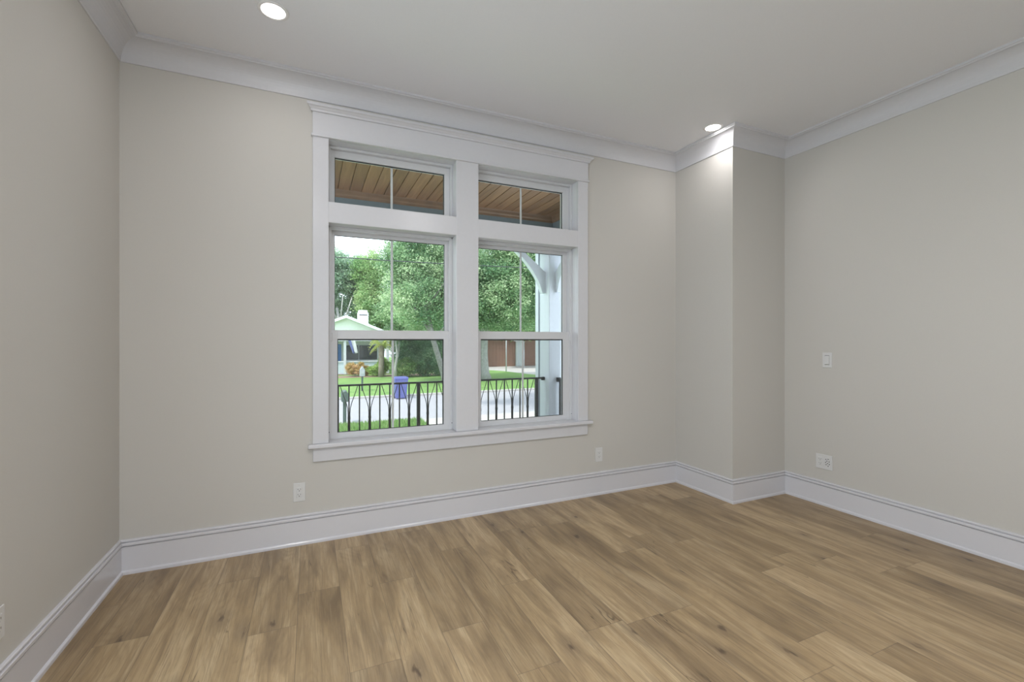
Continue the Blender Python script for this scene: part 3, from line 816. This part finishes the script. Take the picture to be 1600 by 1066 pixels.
tree((18.6, 30.2, G), 'leafy tree hanging over the brown garage beside the porch column', M['fresh'], M['brownbark'],
     [(3.6, 0.6, -0.1), (3.4, 0.5, 2.5), (2.4, 0.2, 5.0)], [0.25, 0.2, 0.1],
     [(-0.2, 0, 6.0, 3.6, 1.8, 3.2), (-1.4, -0.4, 3.4, 2.2, 0.8, 0.9), (1.6, -0.3, 3.6, 2.2, 1.0, 0.9)], 330, 60, 0.38, 0.17)
tree((17.5, 42.0, G), 'tall tree far behind the brown garage', M['far'], M['brownbark'],
     [(0, 0, -0.1), (0, 0, 4.0), (0.1, 0, 8.0)], [0.3, 0.25, 0.1],
     [(0, 0, 8.5, 5.5, 2.5, 5.5)], 260, 60, 0.5, 0.24)
# more of the tree line on either side of the view
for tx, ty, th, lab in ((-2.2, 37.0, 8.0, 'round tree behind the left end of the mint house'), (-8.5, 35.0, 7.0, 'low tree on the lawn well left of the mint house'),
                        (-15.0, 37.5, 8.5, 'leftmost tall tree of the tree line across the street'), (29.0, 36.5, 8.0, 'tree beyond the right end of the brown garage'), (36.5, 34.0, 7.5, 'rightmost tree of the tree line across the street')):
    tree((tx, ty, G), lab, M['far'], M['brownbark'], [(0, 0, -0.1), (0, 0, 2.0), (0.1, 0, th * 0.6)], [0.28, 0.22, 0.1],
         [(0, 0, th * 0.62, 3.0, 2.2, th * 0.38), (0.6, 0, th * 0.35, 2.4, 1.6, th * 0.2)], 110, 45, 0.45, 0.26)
# unseen street tree added on the near side so its limbs shade the street
r = empty('tree', (11.8, 8.3, G)); tag(r, 'unseen street tree beside the near driveway, right of the porch, shading the street', 'tree', 'street trees')
trunk(r, [(0, 0, -0.1), (0, 0, 1.5), (-0.3, 0.1, 3.2), (-1.2, 0.2, 5.0), (-2.4, 0.3, 6.6)], [0.32, 0.26, 0.23, 0.18, 0.08], M['bark'])
branches(r, M['bark'], [([(-1.2, 0.2, 5.0), (-3.2, 0.2, 6.6), (-5.6, 0.4, 7.6), (-7.6, 0.6, 8.0)], 0.14, 0.03), ([(-0.3, 0.1, 3.2), (0.6, 0.4, 5.0), (1.2, 0.8, 7.0)], 0.14, 0.04)])
crown('foliage', M['oak'], r, [(-2.2, 0.4, 7.6, 3.0, 3.2, 1.3), (-5.6, 0.8, 8.2, 2.4, 2.4, 0.9), (0.8, 0.6, 7.4, 2.2, 2.6, 1.5), (-7.9, 1.0, 8.6, 1.2, 0.8, 0.5)], 380, 55, 0.33, 0.15)
# slim trunks by the hedge
r = empty('slim_tree', (5.75, 24.2, G)); tag(r, 'slim pale forked trunk left of the dark hedge', 'tree', TG)
trunk(r, [(0, 0, -0.05), (-0.02, 0, 0.7), (0.10, 0, 1.4), (0.02, 0, 2.2), (-0.1, 0, 3.4)], [0.09, 0.08, 0.07, 0.06, 0.04], M['palebark'])
branches(r, M['palebark'], [([(-0.02, 0, 0.7), (0.2, 0.1, 1.6), (0.22, 0.1, 2.6), (0.3, 0.2, 3.6)], 0.06, 0.03)])
crown('foliage', M['oak'], r, [(0.1, 0.1, 4.2, 1.2, 1.0, 1.0), (0.3, 0.3, 2.9, 0.9, 0.8, 0.5)], 60, 55, 0.25, 0.13)
# hedge and shrubs
def shrub(name, loc, label, mat, blobs, clumps, per, spread, leaf, cat='shrub', stems=None, group='garden shrubs'):
    r = empty(name, loc); tag(r, label, cat, group)
    crown('foliage', mat, r, blobs, clumps, per, spread, leaf)
    st = MB()
    for k in range(7):
        a = k * 0.9
        st.tube([(0.1 * math.cos(a), 0.06 * math.sin(a), -0.03), (0.3 * math.cos(a) * blobs[0][3], 0.2 * math.sin(a), blobs[0][2])], 0.016, 5)
    st.build('stems', M['brownbark'], r)
    return r
shrub('hedge', (7.6, 25.0, G), 'tall dark green hedge behind the blue bin', M['hedge'],
      [(0.3, 0, 0.9, 1.4, 0.5, 0.9), (-1.0, 0.1, 1.3, 0.9, 0.5, 1.2), (1.3, 0.2, 1.2, 0.9, 0.5, 1.2), (0, 0.4, 1.9, 1.9, 0.5, 1.0)], 260, 60, 0.16, 0.085, 'hedge')
shrub('croton', (3.72, 26.6, G), 'orange and yellow croton shrub in front of the mint house', M['croton'], [(0.0, 0, 0.50, 0.58, 0.35, 0.40), (0.55, 0, 0.36, 0.35, 0.3, 0.27), (-0.35, 0, 0.55, 0.28, 0.25, 0.30)], 80, 40, 0.09, 0.10)
shrub('shrub', (5.05, 26.2, G), 'yellow green shrub right of the orange croton', M['lime'], [(-0.1, 0, 0.42, 0.55, 0.35, 0.36), (0.3, 0.1, 0.75, 0.40, 0.3, 0.42)], 80, 40, 0.10, 0.10)
shrub('shrub', (6.0, 24.6, G), 'mid green bush behind the blue bin, left of the hedge', M['fresh'], [(0.1, 0, 0.55, 0.55, 0.4, 0.5), (0.5, 0.1, 0.8, 0.5, 0.4, 0.4)], 70, 45, 0.12, 0.085)
# small palm
r = empty('palm', (5.10, 25.6, G)); tag(r, 'small palm with yellow green fronds and brown trunk before the house', 'palm', 'garden shrubs')
trunk(r, [(0, 0, -0.05), (0, 0, 0.6), (0.02, 0, 1.2), (0.02, 0, 2.0)], [0.19, 0.17, 0.17, 0.19], M['brownbark'])
def fronds(root):
    cen = []; sz = []
    mb = MB()
    vs = []; fs = []; rnd = []
    for k in range(34):
        a = k * 2.399; ln = random.uniform(0.65, 0.95); lift = random.uniform(0.05, 0.75)
        base = Vector((0.02, 0, 1.96))
        dirv = Vector((math.cos(a), math.sin(a), 0)); side = Vector((-math.sin(a), math.cos(a), 0))
        for j in range(12):
            t = j / 11
            p = base + dirv * (ln * t) + Vector((0, 0, lift * math.sin(t * 2.2) - 0.55 * t * t))
            w = 0.20 * math.sin(0.25 + t * 2.6)
            for s_ in (-1, 1):
                tip = p + side * s_ * w + dirv * 0.06 - Vector((0, 0, w * 0.5))
                n = len(vs)
                vs += [tuple(p), tuple(p + dirv * 0.05), tuple(tip)]; fs.append((n, n + 1, n + 2)); rnd.append(random.random())
    me = bpy.data.meshes.new('fronds'); me.from_pydata(vs, [], fs)
    at = me.attributes.new('rand', 'FLOAT', 'FACE'); at.data.foreach_set('value', rnd)
    me.materials.append(M['palm'])
    o = bpy.data.objects.new('fronds', me); C.objects.link(o); o.parent = root
fronds(r)
tag(box_obj('garden_bed', M['soil'], 2.0, 9.2, 25.6, 27.3, G, G + 0.035), 'brown mulch bed in front of the mint house', 'garden bed', kind='structure')

# ------------------------------------------------------------------ mint house
HX, HY = 3.19, 28.0
h = empty('house', (HX, 30.0, G)); tag(h, 'mint green gabled house with white roof edge across the street', 'house')
def hb(name, mat, x0, x1, y0, y1, z0, z1, b=0.0, parent=None):
    o = MB().box(x0 - HX, x1 - HX, y0 - 30.0, y1 - 30.0, z0 - G, z1 - G, b).build(name, mat, parent or h); return o
hb('body_wall', M['mint'], 0.5, 5.9, 30.0, 32.4, G, 1.75)
hb('knee_wall', M['bluewall'], 0.5, 5.85, 28.30, 28.50, G, -0.05)
hb('sill_cap', M['white'], 0.45, 5.9, 28.24, 28.54, -0.05, 0.03, 0.01)
hb('porch_slab', M['soil'], 0.4, 6.0, 28.1, 30.0, G - 0.02, G + 0.08)
hb('header', M['white'], 0.3, 6.05, 28.05, 28.25, 1.36, 1.50, 0.01)
sl = 0.40
o = MB().prism([(-2.75, 1.50 - G), (2.75, 1.50 - G), (2.75, 1.95 - G), (0, 2.98 - G), (-2.75, 1.95 - G)], 'y', -1.95, -1.80).build('gable_wall', M['mint'], h)
for s_ in (-1, 1):
    a = [(0, 3.05 - G), (s_ * 3.05, 3.05 - sl * 3.05 - G), (s_ * 3.05, 2.97 - sl * 3.05 - G), (0, 2.97 - G)]
    MB().prism(a, 'y', -2.22, 2.7).build('roof', M['roof'], h)
    f = [(0, 3.06 - G), (s_ * 3.07, 3.06 - sl * 3.07 - G), (s_ * 3.07, 2.88 - sl * 3.07 - G), (0, 2.88 - G)]
    MB().prism(f, 'y', -2.28, -2.22).build('rake_board', M['white'], h)
hb('porch_ceiling', M['mint'], 0.5, 5.9, 28.2, 30.0, 1.46, 1.50)
dr = hb('door', M['bluedoor'], 2.2, 3.02, 29.95, 30.0, G + 0.08, 1.14, 0.01)
wf = hb('window', M['white'], 3.28, 5.48, 29.94, 30.0, 0.0, 1.12)
hb('pane', M['darkglass'], 3.34, 4.15, 29.92, 29.945, 0.05, 1.06, 0, wf)
hb('pane', M['darkglass'], 4.20, 5.42, 29.92, 29.945, 0.05, 1.06, 0, wf)
hb('porch_post', M['white'], 3.06, 3.22, 28.10, 28.28, G + 0.06, 1.38, 0.01)
hb('porch_post', M['white'], 5.80, 5.98, 28.10, 28.28, G + 0.06, 1.38, 0.01)
hb('porch_post', M['white'], 0.45, 0.61, 28.10, 28.28, G + 0.06, 1.38, 0.01)
ch = hb('chimney', M['white'], 4.17, 4.87, 30.4, 31.0, 1.8, 3.42)
hb('chimney_cap', M['white'], 4.21, 4.83, 30.44, 30.96, 3.42, 3.58, 0.05, ch)
hb('flue_vent', M['slot'], 4.25, 4.80, 30.39, 30.42, 3.20, 3.27, 0, ch)
# flag hanging from the porch post
fl = empty('flag', (3.26, 28.05, 1.42)); tag(fl, 'white and dark blue flag hanging from the house porch post', 'flag')
MB().tube([(-0.02, 0.0, 0.02), (0.30, -0.35, 0.22)], 0.014, 6).build('pole', M['greymetal'], fl)
def cloth(u0, u1, name, mat):
    vs = []; fs = []; nu, nv = 8, 10
    for j in range(nv + 1):
        for i in range(nu + 1):
            u = u0 + (u1 - u0) * i / nu; v = j / nv
            x_ = 0.02 + 0.40 * u + v * (0.34 + 0.02 * u); z_ = 0.10 + 0.06 * u - v * (0.98 + 0.10 * u * (1 - u))
            y_ = -0.05 - 0.36 * u * (1 - 0.5 * v) + 0.05 * math.sin(u * 9 + v * 4)
            x_ -= v * 0.10 * u
            vs.append((x_, y_, z_))
    for j in range(nv):
        for i in range(nu):
            a = j * (nu + 1) + i; fs.append((a, a + 1, a + nu + 2, a + nu + 1))
    o = MB().add(vs, fs, True).build(name, mat, fl)
    m = o.modifiers.new('thick', 'SOLIDIFY'); m.thickness = 0.004
cloth(0.0, 0.42, 'blue_cloth', M['flagb']); cloth(0.42, 1.0, 'white_cloth', M['flagw'])

# garage
GX, GY = 18.0, 33.2
g = empty('garage', (GX, GY, G)); tag(g, 'garage with brown doors and pale pillar, beyond the right window', 'garage')
def gb(name, mat, x0, x1, y0, y1, z0, z1, b=0.0, parent=None):
    return MB().box(x0 - GX, x1 - GX, y0 - GY, y1 - GY, z0 - G, z1 - G, b).build(name, mat, parent or g)
gb('wall', M['palegarage'], 14.6, 24.0, 33.25, 38.0, G, 2.2)
gb('roof', M['roof'], 14.3, 24.3, 32.7, 38.3, 2.2, 2.4)
gb('pillar', M['palegarage'], 17.80, 18.55, 33.0, 33.3, G, 2.2, 0.01)
d1 = MB()
for k in range(9): d1.box(15.0 - GX + k * 0.31, 15.305 - GX + k * 0.31, -0.05, 0.05, 0.02, 2.95, 0.01)
d1.build('door', M['garage'], g)
d2 = MB()
for k in range(10): d2.box(18.58 - GX, 21.4 - GX, -0.05, 0.05, 0.02 + k * 0.295, 0.31 + k * 0.295, 0.01)
d2.build('door', M['garage'], g)

# thin white awning in front of the garage
t_ = empty('awning', (16.6, 30.8, G)); tag(t_, 'thin white sloping awning in front of the brown garage', 'awning')
MB().add([(-0.6, -0.3, 2.42), (0.85, -0.3, 2.16), (0.85, 0.9, 2.16), (-0.6, 0.9, 2.42), (-0.6, -0.3, 2.47), (0.85, -0.3, 2.21), (0.85, 0.9, 2.21), (-0.6, 0.9, 2.47)],
         [(0, 1, 2, 3), (4, 7, 6, 5), (0, 4, 5, 1), (1, 5, 6, 2), (2, 6, 7, 3), (3, 7, 4, 0)]).build('panel', M['white'], t_)
for px_, pz_ in ((0.80, 2.18),):
    for py_ in (-0.25, 0.85): MB().tube([(px_, py_, -0.05), (px_, py_, pz_)], 0.03, 8).build('support', M['white'], t_)
tag(MB().tube([(14.23, 27.0, G - 0.1), (14.23, 27.0, 2.2)], 0.045, 10).build('sign_pole', M['greymetal']), 'thin grey metal pole in front of the brown garage', 'pole')

# power line
pts = [(-12 + 1.5 * k, 17.5, 5.02 + 0.00035 * (-12 + 1.5 * k - 1.0) ** 2 * 4) for k in range(31)]
tag(MB().tube(pts, 0.022, 6).build('power_line', M['wire']), 'black overhead cable crossing in front of the trees', 'cable')

# mailboxes and bin
m = empty('mailbox', (1.925, 9.92, G)); tag(m, 'dark green mailbox on a post by the near side of the street', 'mailbox', 'mailboxes')
box_obj('post', M['mailgreen'], -0.045, 0.045, -0.045, 0.045, -0.1, 0.68, m, 0.006)
prof = [(-0.085, 0.62), (0.085, 0.62), (0.085, 0.82)] + [(0.085 * math.cos(R(a)), 0.82 + 0.085 * math.sin(R(a))) for a in range(15, 180, 15)] + [(-0.085, 0.82)]
MB().prism(prof, 'y', -0.22, 0.24).build('box', M['mailgreen'], m)
MB().prism([(x_ * 1.06, z_ if z_ > 0.63 else z_ - 0.005) for x_, z_ in prof], 'y', 0.24, 0.26).build('door', M['mailgreen'], m)
m = empty('mailbox', (3.195, 17.9, G)); tag(m, 'small grey mailbox with a peaked top on the far lawn', 'mailbox', 'mailboxes')
box_obj('post', M['mailgreen'], -0.04, 0.04, -0.04, 0.04, -0.1, 0.72, m, 0.006)
MB().prism([(-0.10, 0.70), (0.10, 0.70), (0.10, 0.98), (0.0, 1.14), (-0.10, 0.98)], 'y', -0.16, 0.16).build('box', M['mailgrey'], m)
MB().prism([(-0.06, 0.80), (0.06, 0.80), (0.06, 0.95), (-0.06, 0.95)], 'y', -0.175, -0.16).build('door', M['greymetal'], m)
b_ = empty('recycling_bin', (4.36, 14.95, G - 0.03)); tag(b_, 'blue wheeled bin standing on the street by the far curb', 'bin')
def taper(mb, w0, d0, w1, d1, z0, z1):
    vs = [(-w0, -d0, z0), (w0, -d0, z0), (w0, d0, z0), (-w0, d0, z0), (-w1, -d1, z1), (w1, -d1, z1), (w1, d1, z1), (-w1, d1, z1)]
    return mb.add(vs, [(3, 2, 1, 0), (4, 5, 6, 7), (0, 1, 5, 4), (1, 2, 6, 5), (2, 3, 7, 6), (3, 0, 4, 7)])
taper(MB(), 0.20, 0.22, 0.265, 0.29, 0.03, 0.80).build('body', M['bin'], b_, 0.015)
taper(MB(), 0.285, 0.31, 0.27, 0.29, 0.80, 0.87).build('lid', M['bin'], b_, 0.012)
for sx in (-0.2, 0.2): MB().tube([(sx - 0.03, 0.20, 0.09), (sx + 0.03, 0.20, 0.09)], 0.09, 14).build('wheel', M['slot'], b_)
MB().tube([(-0.22, 0.32, 0.78), (0.22, 0.32, 0.78)], 0.018, 8).build('handle', M['bin'], b_)
